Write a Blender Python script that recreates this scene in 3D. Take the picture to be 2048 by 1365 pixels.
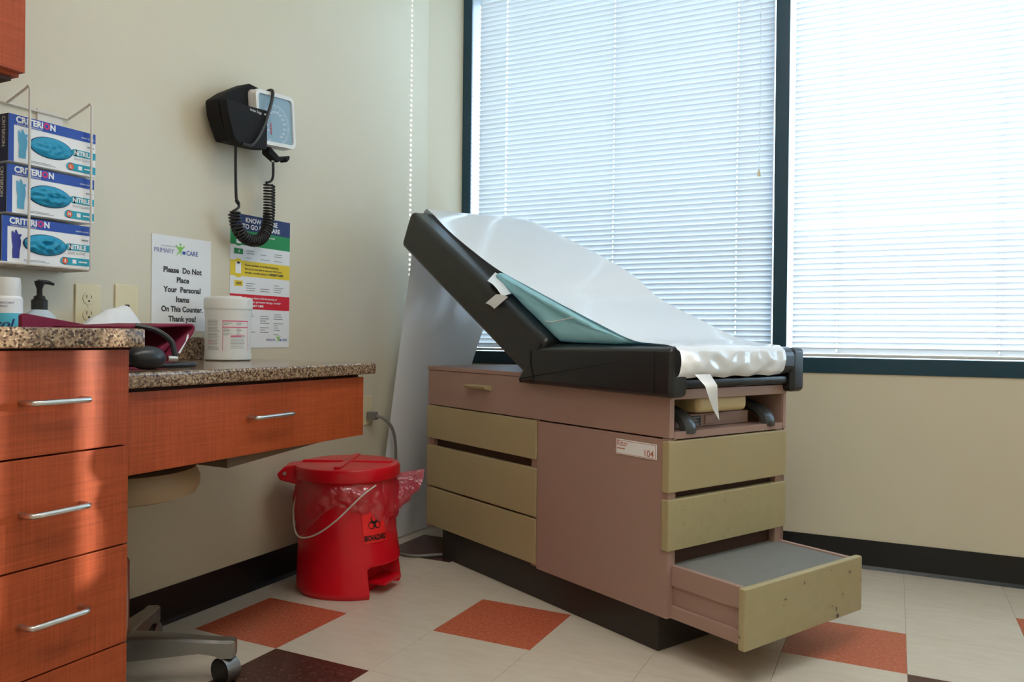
import bpy, bmesh, math, random
from mathutils import Vector, Matrix, noise
random.seed(7)
R = math.radians
scene = bpy.context.scene
for o in list(bpy.data.objects): bpy.data.objects.remove(o)

# ------------------------------------------------------------------ camera
cam_d = bpy.data.cameras.new('camera'); cam = bpy.data.objects.new('camera', cam_d)
scene.collection.objects.link(cam); scene.camera = cam
cam_d.sensor_fit = 'HORIZONTAL'; cam_d.sensor_width = 36.0
cam_d.lens = 1571.9 / 2048 * 36.0; cam_d.clip_start = 0.02
YAW, PIT, ROL = 0.4535, -0.0048, 0.0109
fw = Vector((-math.sin(YAW)*math.cos(PIT), math.cos(YAW)*math.cos(PIT), math.sin(PIT)))
r0 = Vector((math.cos(YAW), math.sin(YAW), 0)); u0 = r0.cross(fw)
rr = r0*math.cos(ROL) + u0*math.sin(ROL); uu = -r0*math.sin(ROL) + u0*math.cos(ROL)
M = Matrix((rr, uu, -fw)).transposed().to_4x4(); M.translation = Vector((1.7907, -1.6212, 0.8437))
cam.matrix_world = M
# ------------------------------------------------------------------ world, sun, exposure
world = bpy.data.worlds.new('sky'); scene.world = world; world.use_nodes = True
bg = world.node_tree.nodes['Background']
bg.inputs[0].default_value = (0.56, 0.78, 1.0, 1); bg.inputs[1].default_value = 10.0
sun_d = bpy.data.lights.new('sun', 'SUN'); sun_d.energy = 7.0; sun_d.angle = R(0.53); sun_d.color = (1, .9, .76)
sun = bpy.data.objects.new('sun', sun_d); scene.collection.objects.link(sun)
sd = Vector((-.615, -.7885, -math.tan(R(7.8)))).normalized()
sun.rotation_euler = sd.to_track_quat('-Z', 'Y').to_euler(); sun.location = (3, 6, 3)
LAMP = 7.4
vs = scene.view_settings
vs.view_transform = 'Standard'; vs.look = 'None'; vs.gamma = 1; vs.use_curve_mapping = False
vs.exposure = 0.2

# ------------------------------------------------------------------ materials
MATS = {}
def s2l(c):
    return tuple(((v/255)/12.92 if v/255 <= .04045 else ((v/255+.055)/1.055)**2.4) for v in c)
def mat(name, rgb, rough=.5, spec=.5, metal=0, var=0, vscale=8, bump=0, bscale=60, coat=0, trans=0, alpha=1, sheen=0):
    if name in MATS: return MATS[name]
    m = bpy.data.materials.new(name); m.use_nodes = True; MATS[name] = m
    nt = m.node_tree; b = nt.nodes['Principled BSDF']; col = s2l(rgb) + (1,)
    b.inputs['Base Color'].default_value = col
    b.inputs['Roughness'].default_value = rough; b.inputs['Metallic'].default_value = metal
    b.inputs['Specular IOR Level'].default_value = spec
    b.inputs['Coat Weight'].default_value = coat; b.inputs['Coat Roughness'].default_value = .1
    b.inputs['Transmission Weight'].default_value = trans; b.inputs['Alpha'].default_value = alpha
    tc = nt.nodes.new('ShaderNodeTexCoord')
    if var or True:
        n = nt.nodes.new('ShaderNodeTexNoise'); n.inputs['Scale'].default_value = vscale; n.inputs['Detail'].default_value = 4
        nt.links.new(tc.outputs['Object'], n.inputs['Vector'])
        mx = nt.nodes.new('ShaderNodeMix'); mx.data_type = 'RGBA'
        v = max(var, .03)
        mx.inputs[6].default_value = tuple(min(1, c*(1-v)) for c in col[:3]) + (1,)
        mx.inputs[7].default_value = tuple(min(1, c*(1+v)) for c in col[:3]) + (1,)
        nt.links.new(n.outputs['Fac'], mx.inputs[0]); nt.links.new(mx.outputs[2], b.inputs['Base Color'])
    if bump:
        n2 = nt.nodes.new('ShaderNodeTexNoise'); n2.inputs['Scale'].default_value = bscale; n2.inputs['Detail'].default_value = 3
        nt.links.new(tc.outputs['Object'], n2.inputs['Vector'])
        bp = nt.nodes.new('ShaderNodeBump'); bp.inputs['Strength'].default_value = bump; bp.inputs['Distance'].default_value = .004
        nt.links.new(n2.outputs['Fac'], bp.inputs['Height']); nt.links.new(bp.outputs[0], b.inputs['Normal'])
    return m
def ramp_mat(name, stops, scale, rough, kind='noise', mapscale=(1, 1, 1), detail=6, spec=.5, coat=0, bump=0):
    if name in MATS: return MATS[name]
    m = bpy.data.materials.new(name); m.use_nodes = True; MATS[name] = m
    nt = m.node_tree; b = nt.nodes['Principled BSDF']
    b.inputs['Roughness'].default_value = rough; b.inputs['Specular IOR Level'].default_value = spec
    b.inputs['Coat Weight'].default_value = coat
    tc = nt.nodes.new('ShaderNodeTexCoord'); mp = nt.nodes.new('ShaderNodeMapping')
    mp.inputs['Scale'].default_value = mapscale; nt.links.new(tc.outputs['Object'], mp.inputs[0])
    if kind == 'noise':
        n = nt.nodes.new('ShaderNodeTexNoise'); n.inputs['Detail'].default_value = detail; n.inputs['Roughness'].default_value = .6; out = n.outputs['Fac']
    else:
        n = nt.nodes.new('ShaderNodeTexVoronoi'); out = None
    n.inputs['Scale'].default_value = scale
    nt.links.new(mp.outputs[0], n.inputs['Vector'])
    if out is None:
        sp = nt.nodes.new('ShaderNodeSeparateColor'); nt.links.new(n.outputs['Color'], sp.inputs[0]); out = sp.outputs[0]
    rp = nt.nodes.new('ShaderNodeValToRGB'); el = rp.color_ramp.elements
    while len(el) < len(stops): el.new(.5)
    for e, (p_, c) in zip(el, stops): e.position = p_; e.color = s2l(c) + (1,)
    nt.links.new(out, rp.inputs[0]); nt.links.new(rp.outputs[0], b.inputs['Base Color'])
    if bump:
        bp = nt.nodes.new('ShaderNodeBump'); bp.inputs['Strength'].default_value = bump; bp.inputs['Distance'].default_value = .002
        nt.links.new(out, bp.inputs['Height']); nt.links.new(bp.outputs[0], b.inputs['Normal'])
    return m
def wood(name):
    m = bpy.data.materials.new(name); m.use_nodes = True; MATS[name] = m
    nt = m.node_tree; b = nt.nodes['Principled BSDF']; b.inputs['Roughness'].default_value = .42; b.inputs['Specular IOR Level'].default_value = .25
    tc = nt.nodes.new('ShaderNodeTexCoord'); outs = []
    for sc, d in (((9, 9, 260), 2), ((260, 260, 9), 2), ((5, 5, 3), 3)):
        mp = nt.nodes.new('ShaderNodeMapping'); mp.inputs['Scale'].default_value = sc
        nt.links.new(tc.outputs['Object'], mp.inputs[0])
        n = nt.nodes.new('ShaderNodeTexNoise'); n.inputs['Scale'].default_value = 1; n.inputs['Detail'].default_value = d
        nt.links.new(mp.outputs[0], n.inputs['Vector']); outs.append(n.outputs['Fac'])
    a = nt.nodes.new('ShaderNodeMath'); a.operation = 'ADD'; nt.links.new(outs[0], a.inputs[0]); nt.links.new(outs[1], a.inputs[1])
    a2 = nt.nodes.new('ShaderNodeMath'); a2.operation = 'ADD'; nt.links.new(a.outputs[0], a2.inputs[0]); nt.links.new(outs[2], a2.inputs[1])
    a3 = nt.nodes.new('ShaderNodeMath'); a3.operation = 'DIVIDE'; nt.links.new(a2.outputs[0], a3.inputs[0]); a3.inputs[1].default_value = 3
    rp = nt.nodes.new('ShaderNodeValToRGB'); el = rp.color_ramp.elements
    el[0].position = .32; el[0].color = s2l((142, 60, 28)) + (1,); el[1].position = .66; el[1].color = s2l((184, 86, 46)) + (1,)
    nt.links.new(a3.outputs[0], rp.inputs[0]); nt.links.new(rp.outputs[0], b.inputs['Base Color'])
    return m
def thin_translucent(name, rgb, trans=.5, rough=.4, spec=.3, tcol=None):
    m = bpy.data.materials.new(name); m.use_nodes = True; MATS[name] = m
    nt = m.node_tree; b = nt.nodes['Principled BSDF']; c = s2l(rgb) + (1,)
    b.inputs['Base Color'].default_value = c; b.inputs['Roughness'].default_value = rough; b.inputs['Specular IOR Level'].default_value = spec
    tr = nt.nodes.new('ShaderNodeBsdfTranslucent'); tr.inputs[0].default_value = (s2l(tcol) + (1,)) if tcol else c
    mx = nt.nodes.new('ShaderNodeMixShader'); mx.inputs[0].default_value = trans
    nt.links.new(b.outputs[0], mx.inputs[1]); nt.links.new(tr.outputs[0], mx.inputs[2])
    nt.links.new(mx.outputs[0], nt.nodes['Material Output'].inputs[0])
    return m
def thin_glass(name, tint, film=None, rough=.0, gloss=.06):
    m = bpy.data.materials.new(name); m.use_nodes = True; MATS[name] = m
    nt = m.node_tree; nt.nodes.remove(nt.nodes['Principled BSDF'])
    t = nt.nodes.new('ShaderNodeBsdfTransparent'); t.inputs[0].default_value = tint + (1,)
    g = nt.nodes.new('ShaderNodeBsdfGlossy'); g.inputs['Roughness'].default_value = rough
    mx = nt.nodes.new('ShaderNodeMixShader'); mx.inputs[0].default_value = gloss
    first = t
    if film:
        d = nt.nodes.new('ShaderNodeBsdfDiffuse'); d.inputs[0].default_value = film[0] + (1,)
        tl = nt.nodes.new('ShaderNodeBsdfTranslucent'); tl.inputs[0].default_value = film[0] + (1,)
        dm = nt.nodes.new('ShaderNodeMixShader'); dm.inputs[0].default_value = .4; nt.links.new(d.outputs[0], dm.inputs[1]); nt.links.new(tl.outputs[0], dm.inputs[2])
        m2 = nt.nodes.new('ShaderNodeMixShader'); m2.inputs[0].default_value = film[1]
        nt.links.new(t.outputs[0], m2.inputs[1]); nt.links.new(dm.outputs[0], m2.inputs[2]); first = m2
    if film:
        tc = nt.nodes.new('ShaderNodeTexCoord'); nz = nt.nodes.new('ShaderNodeTexNoise'); nz.inputs['Scale'].default_value = 28; nz.inputs['Detail'].default_value = 3; nz.inputs['Distortion'].default_value = 1.2
        bp = nt.nodes.new('ShaderNodeBump'); bp.inputs['Strength'].default_value = .9; bp.inputs['Distance'].default_value = .012
        nt.links.new(tc.outputs['Object'], nz.inputs['Vector']); nt.links.new(nz.outputs['Fac'], bp.inputs['Height']); nt.links.new(bp.outputs[0], g.inputs['Normal'])
    nt.links.new(first.outputs[0], mx.inputs[1]); nt.links.new(g.outputs[0], mx.inputs[2])
    nt.links.new(mx.outputs[0], nt.nodes['Material Output'].inputs[0])
    return m
def emit(name, rgb, s):
    m = bpy.data.materials.new(name); m.use_nodes = True; MATS[name] = m
    b = m.node_tree.nodes['Principled BSDF']; b.inputs['Emission Color'].default_value = rgb + (1,); b.inputs['Emission Strength'].default_value = s
    return m

WALL = mat('wall_paint', (214, 204, 180), .36, .5, var=.03, vscale=2, bump=.05, bscale=220)
WALLW = mat('ceiling_paint', (232, 230, 222), .9, .2)
BASEB = mat('black_vinyl', (22, 23, 25), .35, .4)
TEAL = mat('teal_frame_paint', (26, 62, 78), .4, .4)
WOOD = wood('cherry_laminate')
WDARK = mat('dark_cabinet_interior', (70, 44, 32), .7)
GRAN = ramp_mat('speckled_granite', [(.0, (40, 30, 26)), (.2, (86, 62, 50)), (.42, (132, 106, 82)), (.62, (168, 144, 114)), (.8, (114, 86, 68)), (1, (186, 166, 138))], 260, .14, 'voronoi', spec=.6)
CHROME = mat('brushed_nickel', (200, 198, 194), .28, metal=1)
TAUPE = mat('taupe_enamel', (166, 134, 122), .4, .4, var=.03)
OLIVE = mat('tan_enamel', (174, 158, 120), .38, .4, var=.05, vscale=5)
OLIVE2 = ramp_mat('scuffed_tan_enamel', [(.0, (60, 54, 44)), (.31, (60, 54, 44)), (.335, (170, 156, 116)), (1, (180, 166, 126))], 34, .38, 'noise', detail=8)
KICK = mat('dark_brown_plastic', (48, 42, 38), .4, .4)
VINYL = mat('black_vinyl_upholstery', (31, 33, 35), .28, .5, bump=.06, bscale=300)
MAT_GREY = mat('grey_rubber', (124, 122, 116), .8, .3, var=.12, vscale=60, bump=.2, bscale=400)
PAN = mat('beige_plastic', (196, 172, 124), .45)
DKGREY = mat('dark_grey_plastic', (62, 62, 62), .25, .5)
BLACK = mat('black_plastic', (24, 24, 25), .4)
BLACKFAB = mat('black_nylon', (20, 20, 22), .75, .3, bump=.1, bscale=400)
WHITEP = mat('white_plastic', (226, 226, 222), .35)
WHITEW = mat('white_coated_wire', (214, 208, 198), .4)
IVORY = mat('ivory_plastic', (224, 210, 172), .4)
SLOT = mat('dark_slot', (40, 34, 28), .6)
PAPER = thin_translucent('glossy_table_paper', (246, 247, 248), .15, .14, .7)
SHEET = mat('white_paper', (232, 234, 236), .7)
SLAT = thin_translucent('white_blind_slat', (206, 210, 214), .026, .45, .3, tcol=(240, 240, 240))  # white slats toned down so this blind looks less lit than its neighbour
SLATR = thin_translucent('white_blind_slat_brightened', (222, 226, 230), .062, .45, .3, tcol=(244, 244, 244))  # lighter, more translucent copy that puts the brighter backlight into the slats
CORD = thin_translucent('white_cord', (240, 242, 242), .5)
GLASS = thin_glass('window_glass', (.93, .97, .98))
REDP = mat('red_plastic', (218, 10, 34), .28, .5)
BAG = thin_glass('red_film', (1.0, .42, .44), ((.92, .06, .12), .5), .14, .12)
MAROON = mat('maroon_nylon', (128, 32, 62), .65, .3, var=.1, vscale=30, bump=.15, bscale=300)
RUBBER = mat('black_rubber', (36, 38, 42), .32, .5)
TEALP = thin_translucent('teal_pillow_cover', (176, 230, 240), .35, .4, .4)
GLOVE = mat('blue_nitrile', (30, 150, 190), .45, .4, var=.25, vscale=14, bump=.4, bscale=30)
SKYBLUE = mat('print_light_blue', (96, 176, 214), .6)
NAVYBLUE = mat('print_violet_blue', (52, 60, 150), .6)
CBLUE = mat('print_royal_blue', (24, 72, 168), .5)
CNAVY = mat('print_dark_navy', (24, 38, 92), .5)
CTEAL = mat('print_teal', (20, 160, 184), .5)
CPINK = mat('print_pink', (222, 40, 110), .5)
CORANGE = mat('print_orange', (226, 96, 52), .5)
PWHITE = mat('print_white', (240, 241, 242), .6)
PGREY = mat('print_grey', (150, 152, 156), .7)
PDARK = mat('print_dark_grey', (58, 62, 72), .7)
PBLUE = mat('print_slate_blue', (86, 104, 168), .7)
PGREEN = mat('print_green', (28, 140, 78), .6)
PLIME = mat('print_lime', (132, 196, 92), .6)
PYEL = mat('print_yellow', (232, 204, 48), .6)
PRED = mat('print_red', (212, 22, 46), .6)
PNAVY = mat('print_navy', (34, 52, 104), .6)
PSKIN = mat('print_tan', (206, 150, 110), .7)
PTERRA = mat('print_terracotta', (196, 112, 84), .6)
PMAG = mat('print_magenta', (222, 44, 116), .6)
DIAL = mat('dial_blue_grey', (142, 170, 186), .3)
VCTB = ramp_mat('beige_vinyl_tile', [(.3, (206, 193, 174)), (.7, (216, 204, 187))], 9, .22, 'noise', mapscale=(1, 4, 1), spec=.45)
VCTO = ramp_mat('orange_vinyl_tile', [(.25, (140, 64, 46)), (.42, (186, 92, 66)), (.62, (196, 106, 78)), (.8, (226, 158, 128))], 110, .24, 'noise', spec=.45)
VCTD = ramp_mat('dark_brown_vinyl_tile', [(.3, (58, 34, 30)), (.7, (92, 58, 50))], 60, .24, 'noise', spec=.45)
SUBF = mat('floor_seam', (120, 108, 92), .8)
GREYCORD = mat('grey_cord', (120, 118, 114), .5)

# ------------------------------------------------------------------ mesh helpers
class MB:
    def __init__(s): s.v = []; s.f = []
    def add(s, vs, fs):
        k = len(s.v); s.v += [tuple(v) for v in vs]; s.f += [tuple(i+k for i in f) for f in fs]; return s
    def bm(s, b, mtx=None):
        b.verts.ensure_lookup_table(); b.verts.index_update()
        vs = [(mtx @ v.co) if mtx else v.co for v in b.verts]
        s.add(vs, [[v.index for v in f.verts] for f in b.faces]); b.free(); return s
    def box(s, x0, x1, y0, y1, z0, z1, r=0, seg=2, mtx=None):
        b = bmesh.new(); bmesh.ops.create_cube(b, size=1)
        for v in b.verts: v.co = Vector(((x0+x1)/2+v.co.x*(x1-x0), (y0+y1)/2+v.co.y*(y1-y0), (z0+z1)/2+v.co.z*(z1-z0)))
        if r: bmesh.ops.bevel(b, geom=list(b.edges), offset=r, segments=seg, profile=.5, affect='EDGES')
        return s.bm(b, mtx)
    def prism(s, pts, axis, a0, a1, r=0, seg=2, mtx=None):
        # pts: 2-D polygon in the remaining two axes (cyclic order x,y,z without axis)
        b = bmesh.new()
        def P(p, a): return {'x': (a, p[0], p[1]), 'y': (p[0], a, p[1]), 'z': (p[0], p[1], a)}[axis]
        A = [b.verts.new(P(p, a0)) for p in pts]; B = [b.verts.new(P(p, a1)) for p in pts]
        b.faces.new(A); b.faces.new(B[::-1]); n = len(pts)
        for i in range(n): b.faces.new((A[i], B[i], B[(i+1) % n], A[(i+1) % n]))
        bmesh.ops.recalc_face_normals(b, faces=b.faces)
        if r: bmesh.ops.bevel(b, geom=list(b.edges), offset=r, segments=seg, profile=.5, affect='EDGES')
        return s.bm(b, mtx)
    def tube(s, pts, rad, n=8, cap=True, closed=False):
        pts = [Vector(p) for p in pts]; N = len(pts)
        rads = rad if isinstance(rad, (list, tuple)) else [rad]*N
        t0 = (pts[1]-pts[0]).normalized(); up = Vector((0, 0, 1)) if abs(t0.z) < .9 else Vector((1, 0, 0))
        nx = t0.cross(up).normalized(); vs = []
        for i, p in enumerate(pts):
            t = (pts[min(i+1, N-1)]-pts[max(i-1, 0)])
            if closed: t = pts[(i+1) % N]-pts[i-1]
            t.normalize(); nx = (nx - t*nx.dot(t)).normalized(); ny = t.cross(nx)
            vs += [p + (nx*math.cos(a)+ny*math.sin(a))*rads[i] for a in [2*math.pi*k/n for k in range(n)]]
        fs = []
        for i in range(N if closed else N-1):
            j = (i+1) % N
            fs += [(i*n+k, i*n+(k+1) % n, j*n+(k+1) % n, j*n+k) for k in range(n)]
        if cap and not closed: fs += [tuple(range(n))[::-1], tuple((N-1)*n+k for k in range(n))]
        return s.add(vs, fs)
    def lathe(s, prof, c, n=32, sx=1, sy=1, a0=0):
        vs = []; fs = []; m = len(prof)
        for (r, z) in prof:
            vs += [(c[0]+r*sx*math.cos(a0+2*math.pi*k/n), c[1]+r*sy*math.sin(a0+2*math.pi*k/n), c[2]+z) for k in range(n)]
        for i in range(m-1): fs += [(i*n+k, i*n+(k+1) % n, (i+1)*n+(k+1) % n, (i+1)*n+k) for k in range(n)]
        fs += [tuple(range(n))[::-1], tuple((m-1)*n+k for k in range(n))]
        return s.add(vs, fs)
    def grid(s, fn, nu, nv):
        k = [fn(i/nu, j/nv) for i in range(nu+1) for j in range(nv+1)]
        return s.add(k, [(i*(nv+1)+j, (i+1)*(nv+1)+j, (i+1)*(nv+1)+j+1, i*(nv+1)+j+1) for i in range(nu) for j in range(nv)])
OFF = {}
def mesh_of(name, mb, m, off=Vector((0, 0, 0)), smooth=True, ang=38):
    me = bpy.data.meshes.new(name); me.from_pydata([Vector(v)-off for v in mb.v], [], mb.f); me.update()
    me.materials.append(m)
    if smooth and len(me.polygons):
        me.polygons.foreach_set('use_smooth', [True]*len(me.polygons)); me.set_sharp_from_angle(angle=R(ang))
    return me
def link(o, parent=None):
    scene.collection.objects.link(o)
    if parent: o.parent = parent
    return o
def split(*ms): return list(ms)
def obj(name, mb, m, parent=None, at=None, **k):
    if isinstance(mb, list): return [obj(name, q, m, parent, at, **k) for q in mb][0]
    off = OFF[parent.name] if parent else Vector(at or (0, 0, 0))
    o = bpy.data.objects.new(name, mesh_of(name, mb, m, off, **k)); link(o, parent)
    OFF[o.name] = off
    if not parent: o.location = off
    if k.get('ang', 38) < 60 and k.get('smooth', True) and 6 < len(mb.f) < 4000:
        wn = o.modifiers.new('weighted', 'WEIGHTED_NORMAL'); wn.keep_sharp = True
    return o
def thing(name, label, cat, loc=(0, 0, 0), rz=0, group=None, local=False):
    o = bpy.data.objects.new(name, None); link(o); o.location = loc; o.rotation_euler = (0, 0, rz); o.empty_display_size = .05
    OFF[o.name] = Vector((0, 0, 0)) if local else Vector(loc)
    return tag(o, label, cat, group)
def tag(o, label, cat, group=None):
    o['label'] = label; o['category'] = cat
    if group: o['group'] = group
    return o
def struct(name, mb, m, parent=None, **k):
    o = obj(name, mb, m, parent, **k)
    if not parent: o['kind'] = 'structure'
    return o
def text_mb(txt, size, mtx, bold=0, align='LEFT', shear=0, xs=1):
    cu = bpy.data.curves.new('t', 'FONT'); cu.body = txt; cu.size = size; cu.align_x = align; cu.offset = bold; cu.shear = shear; cu.resolution_u = 3
    o = bpy.data.objects.new('t', cu); scene.collection.objects.link(o)
    bpy.context.view_layer.update()
    dg = bpy.context.evaluated_depsgraph_get(); me = bpy.data.meshes.new_from_object(o.evaluated_get(dg))
    mb = MB().add([mtx @ Vector((v.co.x*xs, v.co.y, v.co.z)) for v in me.vertices], [tuple(p.vertices) for p in me.polygons])
    bpy.data.objects.remove(o); bpy.data.curves.remove(cu); bpy.data.meshes.remove(me)
    return mb
def merge(*ms):
    r = MB()
    for m in ms: r.add(m.v, m.f)
    return r
def letters(parent, m, *mbs):
    for q in mbs: obj('lettering', q, m, parent, smooth=False)
def stuff(o): o['kind'] = 'stuff'; return o
def plane_m(o, ex, ey):
    ex = Vector(ex).normalized(); ey = Vector(ey).normalized(); ez = ex.cross(ey)
    m = Matrix((ex, ey, ez)).transposed().to_4x4(); m.translation = Vector(o); return m
def wall_m(y, z, x, rot=0):   # plane on the left wall facing +x; local x -> +y, local y -> +z
    return plane_m((x, y, z), (0, math.cos(rot), math.sin(rot)), (0, -math.sin(rot), math.cos(rot)))
def quad(m, x0, x1, y0, y1, z=0):
    return MB().add([m @ Vector(p) for p in ((x0, y0, z), (x1, y0, z), (x1, y1, z), (x0, y1, z))], [(0, 1, 2, 3)])
def poly(m, pts, z=0):
    return MB().add([m @ Vector((p[0], p[1], z)) for p in pts], [tuple(range(len(pts)))])
def ell(m, cx, cy, rx, ry, n=28, z=0): return poly(m, [(cx+rx*math.cos(2*math.pi*k/n), cy+ry*math.sin(2*math.pi*k/n)) for k in range(n)], z)
def spline(pts, n=8):
    pts = [Vector(p) for p in pts]; out = []
    for i in range(len(pts)-1):
        p0 = pts[max(i-1, 0)]; p1 = pts[i]; p2 = pts[i+1]; p3 = pts[min(i+2, len(pts)-1)]
        for k in range(n):
            t = k/n
            out.append(.5*((2*p1)+(-p0+p2)*t+(2*p0-5*p1+4*p2-p3)*t*t+(-p0+3*p1-3*p2+p3)*t**3))
    return out+[pts[-1]]
def interp(x, xs, ys):
    if x <= xs[0]: return ys[0]
    for i in range(1, len(xs)):
        if x <= xs[i]: return ys[i-1]+(ys[i]-ys[i-1])*(x-xs[i-1])/(xs[i]-xs[i-1])
    return ys[-1]

# ================================================================== the room
WX, WY, XR, YN, H = -.108, 1.576, 3.5, -3.0, 2.74
T = .3048
# floor slab with individually laid tiles
fl = struct('floor', MB().box(WX-.2, XR+.2, YN-.2, WY+.3, -.08, -.003), SUBF)
special = {(0, 0): 'o', (-1, 1): 'd', (1, 2): 'o', (3, 0): 'd', (2, 5): 'o', (3, 7): 'o', (1, 6): 'd', (-2, 4): 'o', (-3, 2): 'd', (-1, 8): 'o', (-4, 6): 'o', (-5, 1): 'o', (-6, 4): 'd', (-3, 9): 'd', (-7, 8): 'o', (-8, 2): 'o'}
tiles = {}
for k, m in (('b', VCTB), ('o', VCTO), ('d', VCTD)):
    tiles[k] = mesh_of('tile', MB().box(.0004, T-.0004, .0004, T-.0004, -.003, 0), m, smooth=False)
u = -10
while u*T < WY:
    v = -1
    while v*T < XR:
        o = bpy.data.objects.new('tile', tiles[special.get((u, v), 'b')]); link(o, fl); o.location = (v*T, u*T, 0)
        v += 1
    u += 1
struct('wall_left', MB().box(WX-.12, WX, YN-.12, WY+.2, 0, H), WALL)
struct('added_corner_wedge', MB().prism([(WX, WY-.19), (-.035, WY), (WX, WY)], 'z', 0, H), WALL)  # angled wedge added so the strip beside the window catches its light
struct('wall_right', MB().box(XR, XR+.12, YN-.12, WY+.2, 0, H), WALL)
struct('wall_near', MB().box(WX, XR, YN-.12, YN, 0, H), WALL)
WINB, WINT, WL, WR = .721, 2.5, -.035, 3.3
struct('wall_far', MB().box(WX, XR, WY, WY+.2, 0, WINB).box(WX, XR, WY, WY+.2, WINT, H).box(WX, WL, WY, WY+.2, WINB, WINT).box(WR, XR, WY, WY+.2, WINB, WINT), WALL)
struct('ceiling', MB().box(WX, XR, YN, WY, H, H+.1), WALLW)
def base_prof(): return [(0, .1056), (.004, .1056), (.0045, .012), (.014, .0005), (0, .0005)]
struct('baseboard_left', MB().prism([(WX+a, b) for a, b in base_prof()], 'y', YN, WY), BASEB)
struct('baseboard_far', MB().prism([(WY-a, b) for a, b in base_prof()], 'x', WX, XR), BASEB)
# window frame
win = bpy.data.objects.new('window_1', None); link(win); win.location = (1.4, WY, WINB); OFF[win.name] = Vector((1.4, WY, WINB)); win['kind'] = 'structure'
obj('sill', MB().box(WL, WR, WY-.006, WY+.16, WINB, .779, .003), TEAL, win)
obj('head', MB().box(WL, WR, WY-.006, WY+.16, WINT-.05, WINT, .003), TEAL, win)
obj('jamb', MB().box(WL, .01, WY-.004, WY+.08, WINB, WINT, .002), TEAL, win)
obj('jamb', MB().box(WR-.045, WR, WY-.004, WY+.08, WINB, WINT, .002), TEAL, win)
obj('mullion', MB().box(1.361, 1.413, WY-.004, WY+.08, .779, WINT, .002), TEAL, win)
obj('mullion', MB().box(2.31, 2.362, WY-.004, WY+.08, .779, WINT, .002), TEAL, win)
for x0, x1 in ((.01, 1.361), (1.413, 2.31), (2.362, WR-.045)):
    obj('pane', MB().add([(x0, WY+.065, .779), (x1, WY+.065, .779), (x1, WY+.065, WINT), (x0, WY+.065, WINT)], [(0, 1, 2, 3)]), GLASS, win, smooth=False)
# ------------------------------------------------------------------ blinds
YB = 1.612; PITCH = .0216
def slat_mb(x0, x1, holes):
    W_ = .025; cross = [-.5, -.16, .16, .5]; xs = [x0]
    segs = []
    for (c, w) in sorted(holes): segs.append((xs[-1], c-w/2, False)); segs.append((c-w/2, c+w/2, True)); xs.append(c+w/2)
    segs.append((xs[-1], x1, False)); mb = MB()
    for (a, b, hole) in segs:
        for i in range(3):
            if hole and i == 1: continue
            q = []
            for (xx, t) in ((a, cross[i]), (b, cross[i]), (b, cross[i+1]), (a, cross[i+1])):
                q.append((xx, t*W_, .0024*(1-4*t*t)))
            mb.add(q, [(0, 1, 2, 3)])
    return mb
def blind(label, x0, x1, cords, hole, material, tilt, odd=None):
    b = thing('window_blind', label, 'blind', ((x0+x1)/2, YB, .785))
    off = OFF[b.name]; me = mesh_of('slat', slat_mb(x0-off.x, x1-off.x, [(c-off.x, .008 if c == hole else .004) for c in cords]), material, ang=60)
    z = .806; i = 0
    while z < WINT-.075:
        o = bpy.data.objects.new('slat', me); link(o, b); o.location = (0, 0, z-off.z)
        t = tilt + random.uniform(-1.2, 1.2)
        if odd and i in odd: t = odd[i]
        o.rotation_euler = (R(-t), 0, 0)
        z += PITCH; i += 1
    obj('bottom_rail', MB().box(x0, x1, YB-.012, YB+.012, .782, .794, .003), WHITEP, b)
    obj('head_rail', MB().box(x0-.005, x1+.005, YB-.02, YB+.02, WINT-.078, WINT-.05), WHITEP, b)
    for c in cords:
        if c == hole: obj('lift_cord', MB().tube([(c+.007, YB-.014, .79), (c+.007, YB-.014, WINT-.07)], .0011, 6), CORD, b)
        else: obj('sun_block_strip', MB().box(c+.0045, c+.0145, YB+.013, YB+.014, .79, WINT-.07), CORD, b)  # strip added behind the cord holes to keep sun dots off the room
    return b
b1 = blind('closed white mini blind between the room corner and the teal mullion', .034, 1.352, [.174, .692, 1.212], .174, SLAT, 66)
pc = obj('pull_cord', MB().tube([(1.30, YB-.022, 2.43), (1.302, YB-.022, 1.6), (1.30, YB-.022, 1.515)], .0011, 6), CORD, b1)
obj('tassel', MB().lathe([(.002, .03), (.006, .012), (.008, 0), (.004, -.002)], (1.30, YB-.022, 1.488), 10), IVORY, pc)
b2 = blind('bright white mini blind to the window side of the teal mullion, slats lightened to look sunlit', 1.430, 2.252, [1.59, 2.12], None, SLATR, 64, {22: 52})
blind('unseen white mini blind opened for daylight on the end pane past the second teal mullion', 2.40, WR-.06, [2.55, 3.1], None, SLATR, 6)  # out of view; slats set nearly flat to let more daylight in
# ------------------------------------------------------------------ ceiling lamp
for (cx, cy, wh) in ((1.7, -.3, 'over the open floor by the exam table'), (1.7, -1.9, 'near the rear wall')):
    cl = thing('ceiling_light', 'recessed rectangular ceiling light ' + wh, 'ceiling light', (cx, cy, H), group='ceiling lights')
    obj('frame', MB().box(cx-.32, cx+.32, cy-.62, cy+.62, H-.012, H-.002), WHITEP, cl)
    obj('diffuser', MB().box(cx-.29, cx+.29, cy-.59, cy+.59, H-.016, H-.010), emit('lamp_diffuser', (1, .96, .90), LAMP) if 'lamp_diffuser' not in MATS else MATS['lamp_diffuser'], cl)

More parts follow.
